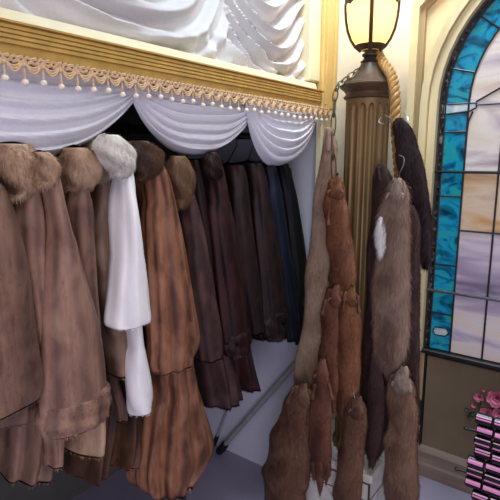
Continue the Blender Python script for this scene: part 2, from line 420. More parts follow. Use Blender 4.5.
# timber panel below the glass, with a dark frame
MB().box((GX+.012, WY-.03, .40), (2*CX-GX-.012, WY-.003, .838), .002).build('lower_panel', M['panel'], win, smooth=False)
MB().box((GX+.004, WY-.034, .40), (GX+.010, WY-.003, .846)).build('panel_edge', M['lead'], win, smooth=False)
MB().box((GX-.065, WY-.04, .30), (GX+.003, WZ-.003, .86), .003).build('stile', M['casingd'], win, smooth=False)
MB().box((GX-.012, WY-.052, .54), (GX+.006, WY-.04, .65), .003).build('hinge', M['black'], win, smooth=False)
q_ = [(WZ-.002, .325), (WY-.052, .325), (WY-.052, .375), (WY-.046, .385), (WY-.046, .43), (WY-.03, .452), (WZ-.002, .452)]
MB().prism_x(q_, GX-.03, 2*CX-GX+.03).build('bottom_rail', M['rail'], win, smooth=False)

# painted rosebuds on the lower panel, kept as relief
fl = thing('rose_spray', (-.30, WY-.035, .62), 'small spray of pink roses with dark green leaves on the brown panel under the window', 'flowers')
pink = plain('pink petals', (214, 118, 148), .6, var=.25, scale=(60, 60, 60)); leaf = plain('dark green leaf', (58, 66, 48), .6, var=.2)
def blossom(c, r, tilt, full=True):
    b = MB(); rg = random.Random(int(c[0]*9999))
    for lay, (n, op, sz) in enumerate(((3, .25, .6), (5, .65, .85), (5, 1.0, 1.0))):
        if lay == 2 and not full: continue
        for k in range(n):
            a = 2*PI*k/n+lay*.5+rg.uniform(-.2, .2)
            u = np.array((math.cos(a), 0, math.sin(a))); out = np.array((0, -1, 0)); sd = np.cross(u, out)
            vs = []
            for i in range(5):
                s_ = i/4
                for j in range(5):
                    w = (j/2-1)
                    p = u*op*s_*sz+out*(.9*s_*(1-.5*op)+.12*w*w*s_)*sz*(1 if s_ < .9 else .9)+sd*w*.55*sz*math.sin(PI*(.12+.75*s_))
                    vs.append(np.array(c)+r*p)
            b.add(vs, [(i*5+j, i*5+j+1, i*5+j+6, i*5+j+5) for i in range(4) for j in range(4)])
    ob = b.build('blossom', pink, fl); return ob
for px, py, r in ((497, 398, .034), (479, 397, .018), (474, 405, .015), (487, 413, .026), (500, 414, .026), (484, 390, .010)):
    p = at(px, py, 1, WY-.035); blossom((p[0], WY-.034, p[2]), r, 0, r > .015)
for px, py, dx, dz, L_ in ((476, 412, -.02, -.012, .03), (487, 402, .012, .02, .03), (474, 416, -.018, -.006, .026), (490, 420, .01, -.02, .03), (481, 405, -.01, .02, .026), (470, 410, -.02, .004, .02)):
    p = at(px, py, 1, WY-.034); d = np.array((dx, 0, dz)); d /= np.linalg.norm(d); sd = np.array((-d[2], 0, d[0])); b = MB(); vs = []
    for i in range(6):
        s_ = i/5; w = .30*math.sin(PI*min(1, s_*.94+.03))
        for j in (-1, 0, 1): vs.append(p+L_*(d*s_+sd*w*j)+np.array((0, -.006*math.sin(PI*s_)-.004*abs(j)+.001, 0)))
    b.add(vs, [(i*3+j, i*3+j+1, i*3+j+4, i*3+j+3) for i in range(5) for j in range(2)]); b.build('leaf', leaf, fl)
st_ = MB()
p0 = at(482, 430, 1, WY-.034)
for px, py in ((478, 400), (496, 402), (486, 412)):
    p = at(px, py, 1, WY-.034); st_.tube([p0, (p0+p)/2+np.array((.004, -.004, 0)), p], .0018, 6)
st_.build('stem', leaf, fl)

# ================================================================== FABRICS
def fabric(name, c, tr=.35):
    q = NT(name); f = q.noise((160, 160, 160), 1, 2); q.bump(f, .12, .001)
    q.l(q.ramp(f, [(.3, tuple(x*.94 for x in lin(c)[:3])+(1,)), (.7, lin(c))]), q.b.inputs['Base Color'])
    q.b.inputs['Roughness'].default_value = .8; q.b.inputs['Specular IOR Level'].default_value = .15
    q.b.inputs['Sheen Weight'].default_value = .15
    return q.m
voile = fabric('white voile', (216, 214, 222)); ruche = fabric('ivory white crepe', (204, 200, 199))
def swag(name, ya, yb, zt, depth, nf, label, skew=.5, seed=0, bulge=.045, flat=2.5, xo=-.055):
    rg = random.Random(seed); U, Vn = 56, 60; vs = []
    ph = [rg.uniform(0, 6) for _ in range(6)]
    for j in range(Vn+1):
        v = j/Vn
        for i in range(U+1):
            u = i/U; uu = u**(math.log(.5)/math.log(skew))
            cat = (1-abs(2*uu-1)**flat)
            vv = v
            sag = depth*(.06+.94*vv)*cat+(.035*vv)*(1-cat)
            env = .25+.75*min(1, 4*u*(1-u)*1.3)
            f = vv*nf*2*PI+ph[0]+1.1*math.sin(PI*u*1.3+ph[1])+.5*math.sin(2*PI*u*2+ph[2]+5*vv)
            rip = (math.sin(f)+.35*math.sin(2.1*f+ph[3]))*.0048*env
            x = BX+xo+bulge*math.sin(PI*(.08+.86*vv))*cat**.6*.6+rip
            if vv > .93: x -= (vv-.93)*.35*cat
            z = zt-sag+.35*rip+.004*math.sin(7*u+ph[4]+3*vv)*cat
            vs.append((x, ya+(yb-ya)*u, z))
    b = MB().add(vs, [(j*(U+1)+i, j*(U+1)+i+1, (j+1)*(U+1)+i+1, (j+1)*(U+1)+i) for j in range(Vn) for i in range(U)])
    ob = b.build(name, voile)
    md = ob.modifiers.new('thickness', 'SOLIDIFY'); md.thickness = .003
    base_at(ob, (BX-.02, (ya+yb)/2, zt)); return tag(ob, label, 'drape', 'white swags under the gold beam')
swag('swag_drape', .20, .935, 1.815, .205, 5.2, 'broad white draped swag at the left end of the gold beam', .5, 3)
swag('swag_drape', .905, 1.475, 1.815, .19, 6.0, 'middle white draped swag above the white and chestnut coats', .45, 5)
swag('swag_drape', 1.385, 1.873, 1.815, .235, 6.5, 'small bunched white swag at the right end of the gold beam', .47, 8, .05, 2.4, -.03)
# ruched panel above the beam
def ruched():
    NY, NZ = 320, 180; Y0, Y1, Z0, Z1 = -.9, 1.83, zt+.006, 2.62
    yy = np.linspace(Y0, Y1, NY); zz = np.linspace(Z0, Z1, NZ); Yg, Zg = np.meshgrid(yy, zz)
    cols = [-1.5, -.35, .47, 1.335, 1.86]
    X = np.zeros_like(Yg); rg = np.random.default_rng(4)
    for a, b, sg, fr in ((cols[0], cols[1], .16, 11), (cols[1], cols[2], .20, 10), (cols[2], cols[3], .24, 11), (cols[3], cols[4], .15, 15)):
        m_ = (Yg >= a) & (Yg < b); u = np.clip((Yg-a)/(b-a), 0, 1); uu = u**.8; cat = 1-np.abs(2*uu-1)**1.9
        p = (Zg+sg*cat)*fr+.30*np.sin(2*PI*u*.9+Zg*7+a*3)+.22*np.sin(Zg*15+u*4)
        w = (p % 1.0); w2 = np.where(w < .66, w/.66, (1-w)/.34); h = .5-.5*np.cos(PI*w2)
        h = h+.25*(.5-.5*np.cos(2*PI*(p*1.9+.4*np.sin(5*u))))
        amp = .050*(.30+.70*np.sin(PI*np.clip(u, .02, .98))**.7)
        X = np.where(m_, h*amp+.012*cat, X)
    t = np.clip(1-(Zg-Z0)/.12, 0, 1)
    tail = np.clip((Yg-.9)/.3, .25, 1)
    cr = (.026*np.sin(Yg*31+4*np.sin(Zg*21+Yg*6))+.018*np.sin(Yg*57+Zg*44+2)+.012*np.sin(Yg*23-Zg*70))*t*tail
    X = X*(1-.4*t)+cr+.022*t
    X = np.clip(X, .001, .078); X = np.minimum(X, .052+np.clip((Zg-Z0-.03)*1.2, 0, .05))
    X = X*(np.clip((Y1-Yg)/.05, .15, 1))
    P = np.stack([BX-.085+X, Yg, Zg], -1).reshape(-1, 3)
    b = MB(); b.add(P, [(j*NY+i, j*NY+i+1, (j+1)*NY+i+1, (j+1)*NY+i) for j in range(NZ-1) for i in range(NY-1)])
    ob = b.build('ruched_curtain', ruche); base_at(ob, (BX-.085, .6, Z0))
    tag(ob, 'white ruched festoon curtain gathered in the gold frame above the beam', 'curtain')
ruched()

# bobble fringe
FZ = 1.815
cordm = plain('pink beige gimp braid', (200, 166, 128), .7, var=.2, scale=(200, 200, 200), bump=.3)
pearl = plain('ivory bobble', (236, 220, 202), .5, var=.08)
fr = thing('bobble_fringe', (BX, .9, FZ), 'beige gimp fringe with ivory bobbles along the bottom of the gold beam', 'trimming')
b = MB()
for k in range(2):
    b.tube([(BX+.003+.002*math.sin(y*420+k*PI), y, FZ-.003-.008*k+.002*math.sin(y*420+k*PI)) for y in np.arange(.25, 1.925, .006)], .0042, 6)
for i in range(40):                                  # looped scallops
    yc = .255+i*.0425
    for q, dz in ((0, .012), (1, .018), (2, .024)):
        b.tube([(BX+.006+.002*q, yc-.0212+.0424*t, FZ-.010-dz*math.sin(PI*t)) for t in np.linspace(0, 1, 9)], .0026, 5)
b.build('braid', cordm, fr)
for i in range(40):
    yc = .2338+i*.0425; dz = random.uniform(-.004, .004)
    if yc > 1.93: break
    bb = MB().ball((BX+.010, yc, FZ-.050+dz), .0078, 10, (1, 1, .95)).build('bobble', pearl, fr)
    MB().tube([(BX+.008, yc, FZ-.006), (BX+.010, yc, FZ-.043+dz)], .0026, 6).ball((BX+.009, yc, FZ-.018), .006, 8).build('cord', cordm, bb)

# ================================================================== COATS
furs = {}
def FM(key, *a, **k):
    if key not in furs: furs[key] = fur_mat(key+' fur', *a, **k)
    return furs[key]
FM('mauve', (122, 90, 76), (68, 48, 44), .85, tip=(152, 118, 98))
FM('mauve_light', (144, 109, 92), (88, 62, 55), .8, tip=(174, 138, 116))
FM('tan', (182, 146, 116), (126, 94, 72), .7, tip=(212, 184, 156))
FM('grey_beige', (138, 106, 88), (80, 58, 50), .7, tip=(176, 150, 128))
FM('greige', (170, 158, 132), (120, 104, 84), .6)
FM('white', (232, 228, 226), (206, 200, 204), .3, tip=(240, 236, 232))
FM('white_collar', (218, 212, 200), (184, 176, 160), .5, tip=(232, 228, 216))
FM('chestnut', (140, 91, 66), (64, 38, 30), .88, tip=(172, 122, 92))
FM('chestnut_dark', (88, 60, 44), (48, 31, 25), .85, tip=(106, 76, 56))
FM('ranch', (84, 54, 38), (34, 22, 18), .9, tip=(104, 68, 48))
FM('plum', (68, 47, 44), (36, 25, 26), .6, tip=(108, 78, 72))
FM('plum_collar', (122, 92, 68), (84, 60, 46), .6)
FM('burgundy', (46, 23, 23), (16, 9, 10), .8, tip=(76, 36, 34))
FM('dark_brown', (40, 26, 25), (18, 12, 13), .8, tip=(62, 40, 35))
FM('navy', (20, 25, 42), (9, 11, 18), .7, tip=(32, 40, 64))
FM('black', (20, 18, 20), (8, 8, 9), .7)

rail_z = 1.70; RX = -1.30
r = thing('clothes_rail', (RX, .7, rail_z), 'steel clothes rail the fur coats hang from, behind the white swags', 'rail')
MB().tube([(RX, -.35, rail_z), (RX, WY-.012, rail_z)], .014, 12).build('tube', M['black'], r)
MB().tube([(RX, WY-.02, rail_z), (RX, WY-.006, rail_z)], .035, 16).build('flange', M['steel'], r)
for yy in (.1, 1.0, 1.75): MB().tube([(RX, yy, rail_z), (RX, yy, 1.872)], .007, 8).build('bracket', M['steel'], r)

GROUP = None
def px_rows(rows, xf, depth, m, taper=None, dmin=.018):
    """photo rows (y, left, right) -> centres and half sizes of an upright tube, centred in the plane x = xf - depth/2,
    whose outline as seen from the camera spans left..right (or ends at right when its depth alone spans more)"""
    R = spline(rows, m); C = []; HW = []; HD = []; xc = xf-depth/2
    z0 = None
    for j_, (y, l, r) in enumerate(R):
        c = at((l+r)/2, y, 0, xc); z0 = c[2] if z0 is None else z0
        a = depth/2*(taper((z0-c[2])) if taper else 1)
        v = c[:2]/np.linalg.norm(c[:2]); w = np.array((v[1], -v[0]))*(1 if v[1]*CR[0]-v[0]*CR[1] > 0 else -1)
        dist = float(np.dot(c-np.array((0, 0, CZ)), CF)); T = (r-l)/2/FPX*dist
        if a*abs(w[0]) < .75*T:
            b = math.sqrt(T*T-(a*w[0])**2)/abs(w[1])
        else:
            b = max(.6*T/abs(w[1]), .016); E_ = math.sqrt((a*w[0])**2+(b*w[1])**2)
            pr = at(r, y, 0, xc+E_*w[0]); c = np.array((xc, pr[1]-E_*w[1], pr[2]))
        dh = float(np.linalg.norm(c[:2])); ev = math.sqrt((a*v[0])**2+(b*v[1])**2); f_ = (j_/(m-1))**1.5
        c[2] += f_*((CZ+(c[2]-CZ)*(dh-ev)/dh)-c[2])
        C.append(c); HW.append(b); HD.append(a)
    return np.array(C), np.array(HW), np.array(HD)
def slim_depth(rows, xf, depth):
    """sleeve depth that suits the narrowest visible width"""
    ws = []
    for y, l, r in rows:
        c = at((l+r)/2, y, 0, xf); ws.append((r-l)/2/FPX*float(np.dot(c-np.array((0, 0, CZ)), CF)))
    c = at(rows[-1][1], rows[-1][0], 0, xf); k = abs(c[1])/math.hypot(c[0], c[1])
    return min(depth, 2*.72*float(np.median(ws))/max(k, .3))
SEED = [0]
def coat(label, xs, mat, sleeve=None, sleeve_x=0.0, body=None, collar=None, cuff=None, collar_mat=None, sleeve_mat=None, body_mat=None, cuff_mat=None, ln=.009,
         body_x=.06, ridges=11, amp=.055, cat='fur coat', body_depth=.38, dens=80000, sridge=7, cdepth=.16):
    SEED[0] += 1; sd = SEED[0]*7
    allr = (body or [])+(sleeve or []); 
    ref = at((allr[0][1]+allr[0][2])/2, allr[0][0], 0, xs); low = body[-1] if body else sleeve[-1]
    pb = at((low[1]+low[2])/2, low[0], 0, xs)
    t = thing('fur_coat', (xs-.2, float(ref[1]), float(pb[2])), label, cat, 'fur coats on the clothes rail')
    m = FM(mat)
    if body:
        C, HW, HD = px_rows(body, xs-body_x, body_depth, 26, lambda d: .45+.55*math.sin(PI/2*min(1, max(0, d)/.16)))
        # shoulders slope in to the neck at the top
        n = len(C); ztop = C[0][2]
        fur_loft('body', FM(body_mat) if body_mat else m, t, C, HW, HD, (1, 0), (ln, .0032, dens*.7), ridges, amp*1.3, 80, 2.3, .10, seed=sd, cap=60000, npelt=ridges)
        # hanger
        h = MB(); cx, cy, cz = C[0]; hz = rail_z
        hw_ = HD[0]*.8
        h.tube([(cx-hw_, cy, ztop-.03), (cx-hw_*.4, cy, ztop-.005), (cx, cy, ztop+.01), (cx+hw_*.4, cy, ztop-.005), (cx+hw_, cy, ztop-.03)], .006, 6)
        h.tube([(cx, cy, ztop+.01), (RX, cy, hz-.04)]+[(RX+.0185*math.sin(a), cy, hz+.0185*-math.cos(a)) for a in np.linspace(-.3, 4.2, 9)], .0025, 6)
        h.build('hanger', M['black'], t)
    if sleeve:
        C, HW, HD = px_rows(sleeve, xs-sleeve_x, slim_depth(sleeve, xs, .11), 30)
        fur_loft('sleeve', FM(sleeve_mat) if sleeve_mat else m, t, C, HW, HD, (1, 0), (ln, .0030, dens), sridge, amp*1.25, 64, 2.0, .10, seed=sd+1, cap=50000, npelt=sridge)
    if cuff:
        C, HW, HD = px_rows(cuff, xs+.006, slim_depth(cuff, xs, .13), 12); HW[0] *= .86; HD[0] *= .8
        fur_loft('cuff', FM(cuff_mat) if cuff_mat else m, t, C, HW, HD, (1, 0), (ln*1.1, .0032, dens), 20, .035, 56, 2.0, .14, seed=sd+2, npelt=9)
    if collar:
        C, HW, HD = px_rows(collar, xs+.02, slim_depth(collar, xs, cdepth), 16)
        for i in range(16): HD[i] *= max(.25, math.sin(PI*(.12+.76*i/15)))**.6
        fur_loft('collar', FM(collar_mat) if collar_mat else m, t, C, HW, HD, (1, 0), (ln*1.6, .0017, dens*1.8), 4, .05, 40, 2.6, .34, closed=True, seed=sd+3, npelt=2)
    return t

coat('mauve brown fur coat cut off by the left edge of the photo', -1.0, 'mauve',
     sleeve=[(172, -26, -8), (200, -34, 8), (250, -40, 20), (300, -48, 28), (350, -52, 35), (400, -55, 40), (425, -52, 38)],
     body=[(172, -40, -4), (220, -50, 8), (300, -60, 14), (400, -70, 24), (436, -70, 24)], sridge=5)
coat('mauve fur coat with broad pale tan collar, second from the left edge', -1.05, 'mauve',
     sleeve=[(180, 14, 36), (220, 12, 44), (300, 20, 46), (400, 36, 60), (440, 42, 65), (468, 44, 63)],
     body=[(165, 5, 40), (220, 2, 44), (300, -4, 46), (400, -12, 50), (440, -14, 51), (482, -16, 46)],
     collar=[(144, -14, 26), (158, -18, 38), (176, -12, 42), (190, 0, 40), (204, 4, 20)], collar_mat='tan', sleeve_mat='mauve_light')
coat('mauve fur coat with wide flared sleeve ending in a deep turned cuff', -1.0, 'mauve_light',
     sleeve=[(168, 49, 55), (182, 46, 60), (205, 44, 66), (240, 42, 75), (280, 42, 84), (320, 42, 94), (360, 42, 102), (398, 43, 107), (424, 45, 106)],
     cuff=[(392, 42, 108), (406, 40, 111), (422, 40, 111), (436, 44, 106)],
     body=[(170, 44, 58), (220, 44, 66), (300, 48, 84), (400, 62, 102), (458, 66, 103)], body_mat='tan',
     collar=[(152, 36, 48), (163, 36, 57), (176, 38, 58), (187, 42, 53)], collar_mat='tan', ridges=6, amp=.03)
coat('mauve fur coat with rounded tan collar, behind the deep cuffed coat', -1.04, 'mauve',
     sleeve=[(180, 68, 88), (205, 66, 92), (240, 67, 95), (300, 70, 97), (350, 76, 101), (390, 84, 106)],
     body=[(168, 66, 88), (220, 66, 92), (300, 70, 98), (360, 86, 114), (400, 98, 124), (422, 101, 126)], body_x=.14, body_depth=.22,
     collar=[(148, 62, 90), (160, 59, 97), (176, 60, 99), (190, 64, 93)], collar_mat='tan')
coat('slim grey beige fur coat just left of the white coat', -1.10, 'grey_beige',
     sleeve=[(164, 95, 106), (182, 90, 113), (215, 88, 117), (260, 89, 117), (310, 95, 124), (350, 104, 130), (377, 107, 131)],
     body=[(160, 92, 108), (220, 90, 112), (300, 92, 116), (376, 100, 124)],
     collar=[(139, 86, 106), (153, 84, 112), (170, 90, 113), (182, 97, 110)], collar_mat='greige', sridge=4, amp=.09)
coat('short white fur coat with fluffy cream collar', -.99, 'white',
     sleeve_x=.07, sleeve=[(300, 122, 140), (330, 126, 142), (362, 124, 147), (400, 126, 152), (417, 129, 151)],
     body=[(166, 117, 130), (185, 114, 134), (215, 113, 138), (260, 110, 143), (300, 108, 148), (322, 107, 151), (329, 109, 150)],
     body_x=.0, body_depth=.11, collar=[(135, 98, 120), (147, 96, 132), (162, 102, 135), (177, 111, 131)], collar_mat='white_collar', ridges=8, amp=.02, sridge=4, ln=.007)
coat('dark striped ranch mink coat, its hem showing low behind the tan hem', -1.2, 'ranch',
     body=[(160, 112, 124), (300, 90, 120), (400, 74, 112), (450, 70, 106), (482, 71, 102)], body_x=0, ridges=8, amp=.06)
coat('dark brown mink coat, its hem hanging below the white sleeve', -1.16, 'ranch',
     body=[(160, 124, 136), (300, 114, 136), (400, 104, 138), (440, 103, 138), (470, 106, 134)], body_x=0, ridges=8, amp=.06)
coat('long chestnut mink coat with streaky pelts, right of the white coat', -1.02, 'chestnut',
     sleeve=[(158, 147, 157), (172, 143, 166), (205, 141, 175), (250, 143, 184), (300, 147, 192), (342, 150, 198), (362, 149, 197), (374, 152, 192)],
     body=[(160, 142, 158), (220, 142, 172), (300, 146, 184), (370, 141, 192), (420, 138, 202), (460, 136, 211), (482, 136, 206), (497, 137, 190)],
     collar=[(141, 128, 150), (155, 130, 164), (170, 134, 160), (180, 138, 150)], collar_mat='chestnut_dark', body_mat='chestnut', ridges=13, amp=.085, body_depth=.22, sridge=9)
coat('plum brown fur coat with tan collar, right of the chestnut mink', -1.08, 'plum',
     sleeve=[(186, 180, 192), (215, 180, 200), (260, 183, 209), (300, 188, 216), (340, 194, 222), (363, 197, 223)],
     body=[(165, 170, 190), (220, 175, 200), (300, 184, 214), (370, 194, 232), (408, 198, 238)],
     collar=[(156, 168, 186), (170, 166, 192), (190, 170, 193), (207, 176, 189)], collar_mat='plum_collar')
coat('near black brown fur coat squeezed between plum and burgundy coats', -1.12, 'dark_brown',
     sleeve=[(160, 188, 199), (200, 192, 207), (260, 200, 216), (335, 210, 226)], body=[(160, 188, 202), (250, 196, 214), (340, 206, 228)])
coat('dark burgundy mink coat with a broad cuff', -1.06, 'burgundy',
     sleeve=[(158, 207, 219), (175, 206, 225), (205, 207, 231), (250, 212, 239), (300, 218, 246), (346, 223, 248)],
     cuff=[(329, 221, 249), (340, 220, 251), (350, 221, 251), (358, 224, 248)],
     body=[(160, 206, 222), (250, 212, 236), (340, 228, 248), (392, 234, 256)], collar=[(152, 206, 218), (164, 205, 222), (178, 207, 221)], collar_mat='dark_brown')
coat('dark brown fur coat just right of the burgundy coat', -1.1, 'dark_brown',
     sleeve=[(165, 231, 243), (185, 229, 248), (220, 231, 253), (270, 237, 259), (310, 242, 263), (336, 245, 265)], body=[(165, 230, 244), (250, 236, 256), (340, 246, 266)])
coat('dark brown fur coat with a cuff, just left of the navy coat', -1.08, 'dark_brown',
     sleeve=[(163, 252, 262), (182, 250, 268), (225, 254, 275), (280, 260, 284), (328, 263, 286)], cuff=[(309, 262, 286), (320, 261, 288), (332, 262, 287), (342, 265, 284)],
     body=[(163, 251, 264), (250, 258, 276), (340, 266, 284)])
coat('navy blue fur coat', -1.08, 'navy',
     sleeve=[(166, 266, 275), (200, 267, 283), (260, 276, 292), (310, 283, 300), (342, 287, 301)], body=[(166, 266, 276), (250, 274, 288), (340, 286, 300)])
coat('black fur coat, last on the rail beside the white end wall', -1.08, 'black',
     sleeve=[(164, 279, 289), (200, 283, 298), (260, 290, 307), (310, 293, 312), (347, 296, 313)], body=[(164, 280, 290), (250, 288, 302), (345, 296, 310)])

# aluminium poles with rubber feet at the end wall
def pole(a, b_, r, label, foot=.07):
    a, b_ = np.array(a), np.array(b_); t = thing('folding_pole', tuple(a), label, 'pole', 'poles leaning under the coats')
    d = (b_-a)/np.linalg.norm(b_-a)
    MB().tube([a+d*foot*.8, b_], r, 12).build('tube', M['pole'], t)
    MB().tube([a, a+d*.012, a+d*foot*.9, a+d*foot], [r*1.5, r*1.7, r*1.6, r*1.15], 12).build('rubber_foot', M['black'], t)
p = at(219, 457, 1, WY-.06); q = at(304, 354, 1, WY-.045)
pole((p[0], p[1], max(.012, p[2])), q, .0135, 'long grey metal pole with black rubber foot slanting across the white end wall', .085)
p = at(214, 445, 2, .012); q = at(229, 404, 1, WY-.02)
pole(p, q+(q-p)*.5, .0075, 'thin short pole with black foot left of the long slanting pole')

# ================================================================== LAMP POST
LX, LY = -.796, 1.768
lp = thing('lamp_post', (LX, LY, .42), 'fluted bronze lamp post with glowing amber glass urn, on the white plinth', 'lamp post')
bronze = plain('bronze gilt column', (116, 90, 54), .42, .35, var=.18, scale=(10, 10, 4)); dbr = plain('dark bronze', (74, 60, 50), .4, .5, var=.2)
capm = plain('darker bronze capital', (92, 72, 50), .42, .35, var=.18)
R0 = .080
def flute(a, z_):
    k = 16; w = (a*k/(2*PI)) % 1
    zz = 1.813-z_
    hw = .36*min(1, math.sqrt(max(0, min(1, (zz-.012)/.025)))) if zz > .012 else 0
    return 1-.10*math.sqrt(max(0, 1-((w-.5)/hw)**2)) if hw > .02 and abs(w-.5) < hw else 1
prof = [(R0*1.12, 0), (R0*1.12, .03)]+[(R0, zq) for zq in (.05, .2, .5, .9, 1.2, 1.36)]+[(R0, 1.356+.0042*k) for k in range(10)]+[(R0, 1.403)]
MB().lathe(prof, (LX, LY, .42), 192, lambda a, z_: flute(a, z_+.42)).build('shaft', bronze, lp)
MB().lathe([(R0, 0), (R0+.008, .003), (R0+.011, .009), (R0+.005, .015), (R0+.002, .022), (R0+.009, .031), (R0+.024, .043), (R0+.026, .050), (R0+.018, .054), (.03, .056)], (LX, LY, 1.820), 48).build('capital', capm, lp)
MB().lathe([(R0+.021, -.016), (R0+.015, -.010), (.070, .008), (.050, .030), (.036, .048), (.030, .060), (.034, .065), (.026, .070), (.020, .080), (.028, .085), (.028, .091), (.018, .096), (.020, .101), (.036, .106), (.048, .114), (.054, .122), (.03, .124)], (LX, LY, 1.889), 40).build('neck', dbr, lp)
# glass urn
gq = NT('amber frosted lamp glass'); gt = gq.new('ShaderNodeBsdfTranslucent'); gd = gq.new('ShaderNodeBsdfDiffuse'); ge = gq.new('ShaderNodeEmission')
for n_ in (gt, gd): n_.inputs['Color'].default_value = (1.0, .80, .48, 1)
ge.inputs['Color'].default_value = (1.0, .50, .10, 1); ge.inputs['Strength'].default_value = .26
a1 = gq.new('ShaderNodeMixShader'); a1.inputs[0].default_value = .2; gq.l(gt.outputs[0], a1.inputs[1]); gq.l(gd.outputs[0], a1.inputs[2])
a2 = gq.new('ShaderNodeAddShader'); gq.l(a1.outputs[0], a2.inputs[0]); gq.l(ge.outputs[0], a2.inputs[1])
gq.l(a2.outputs[0], gq.n['Material Output'].inputs['Surface'])
GZ = 1.992
up_ = [(.030, 0), (.050, .016), (.066, .040), (.078, .071), (.085, .107), (.088, .138), (.089, .165)]
gm = MB(); nn_ = 40
inn_ = [(r_-.003, z_) for r_, z_ in up_][::-1]
vs = []
for r_, z_ in up_+inn_:
    vs += [(LX+r_*math.cos(2*PI*k/nn_), LY+r_*math.sin(2*PI*k/nn_), GZ+z_) for k in range(nn_)]
mm = len(up_)*2
gm.add(vs, [(i*nn_+k, i*nn_+(k+1) % nn_, ((i+1) % mm)*nn_+(k+1) % nn_, ((i+1) % mm)*nn_+k) for i in range(mm) for k in range(nn_)])
gm.build('glass_urn', gq.m, lp)
cg = MB()
for k in range(4):
    a = math.radians(-66+90*k)
    cg.tube([(LX+(r_+.002)*math.cos(a), LY+(r_+.002)*math.sin(a), GZ+z_) for r_, z_ in up_], .0075, 8)
cg.build('cage_strap', dbr, lp)
sc_ = MB()
vs = []
n_ = 96
for k in range(n_):
    a = 2*PI*k/n_; dz = .008*abs(math.sin(a*6))
    for r_, z_ in ((.0925, .148+dz), (.097, .164), (.097, .198), (.092, .206)): vs.append((LX+r_*math.cos(a), LY+r_*math.sin(a), GZ+z_))
sc_.add(vs, [(k*4+j, ((k+1) % n_)*4+j, ((k+1) % n_)*4+j+1, k*4+j+1) for k in range(n_) for j in range(3)])
ob = sc_.build('rim_band', dbr, lp); md = ob.modifiers.new('thickness', 'SOLIDIFY'); md.thickness = .003
MB().lathe([(.098, 0), (.10, .01), (.08, .05), (.04, .085), (.018, .10), (.014, .12), (.02, .135), (.004, .155)], (LX, LY, GZ+.203), 40).build('roof_cap', dbr, lp)
bq = NT('lamp bulb'); bq.b.inputs['Emission Color'].default_value = (1, .8, .5, 1); bq.b.inputs['Emission Strength'].default_value = 6
MB().ball((LX, LY, GZ+.14), .02, 12, (1, 1, 1.3)).build('bulb', bq.m, lp)
def light(name, ty, loc, energy, color, size=.1, size_y=None, target=None, spread=None):
    ld_ = bpy.data.lights.new(name, ty); ld_.energy = energy; ld_.color = color
    if ty == 'AREA':
        ld_.size = size
        if size_y: ld_.shape = 'RECTANGLE'; ld_.size_y = size_y
    else: ld_.shadow_soft_size = size
    o_ = bpy.data.objects.new(name, ld_); COL.objects.link(o_); o_.location = loc
    if target is not None:
        from mathutils import Vector
        o_.rotation_euler = (Vector(target)-Vector(loc)).to_track_quat('-Z', 'Y').to_euler()
    return o_
light('lamp_bulb', 'POINT', (LX, LY, GZ+.145), 6.0, (1, .88, .66), .03)

# white distressed plinth
pq = NT('distressed white paint'); f = pq.noise((14, 14, 14), 1, 5, 1); 
pq.l(pq.ramp(f, [(.30, lin((120, 104, 88))), (.40, lin((214, 208, 196))), (.7, lin((232, 228, 222)))]), pq.b.inputs['Base Color']); pq.b.inputs['Roughness'].default_value = .6
pl = thing('plinth', (-.80, 1.76, 0), 'white distressed wooden plinth under the lamp post', 'plinth')
bx0, bx1, by0, by1 = -.975, -.645, 1.605, 1.90
MB().box((bx0+.012, by0+.012, .03), (bx1-.012, by1-.012, .395), .003).build('body', pq.m, pl, smooth=False)
MB().box((bx0-.004, by0-.004, .385), (bx1+.004, by1+.002, .42), .008).build('top_slab', pq.m, pl, smooth=False)
MB().box((bx0, by0, 0), (bx1, by1, .05), .005).build('base_slab', pq.m, pl, smooth=False)
ed = MB()
dk = plain('worn dark edge', (84, 68, 56), .7)
ed.box((bx1-.016, by0+.0095, .05), (bx1-.009, by0+.016, .385))
for za, zb in ((.372, .378), (.30, .304)):
    ed.box((bx0+.012, by0+.0105, za), (bx1-.011, by0+.013, zb)); ed.box((bx1-.0135, by0+.012, za), (bx1-.0105, by1-.012, zb))
ed.build('worn_moulding', dk, pl, smooth=False)

# rope, twisted of three strands
ropem = plain('gold silk rope', (164, 122, 62), .45, var=.25, scale=(150, 150, 150), bump=.3)
pts = [at(*p, 1, y_) for p, y_ in (((377, 52), 1.80), ((382, 62), 1.78), ((391, 75), 1.73), ((395, 95), 1.69), ((396, 125), 1.672), ((398, 155), 1.668), ((400, 185), 1.67), ((402, 250), 1.675), ((403, 330), 1.68))]
P_ = spline([tuple(p) for p in pts], 110)
rp = thing('rope', tuple(P_[-1]), 'thick twisted gold rope hanging beside the fluted lamp post', 'rope')
for s_ in range(3):
    q_ = []
    for i, p in enumerate(P_):
        t = P_[min(i+1, 109)]-P_[max(i-1, 0)]; t /= np.linalg.norm(t); u = np.cross(t, (0, 1, 0)); u /= np.linalg.norm(u); w = np.cross(t, u)
        a = i*.62+s_*2*PI/3; q_.append(p+.0108*(u*math.cos(a)+w*math.sin(a)))
    MB().tube(q_, .0090, 8).build('strand', ropem, rp)

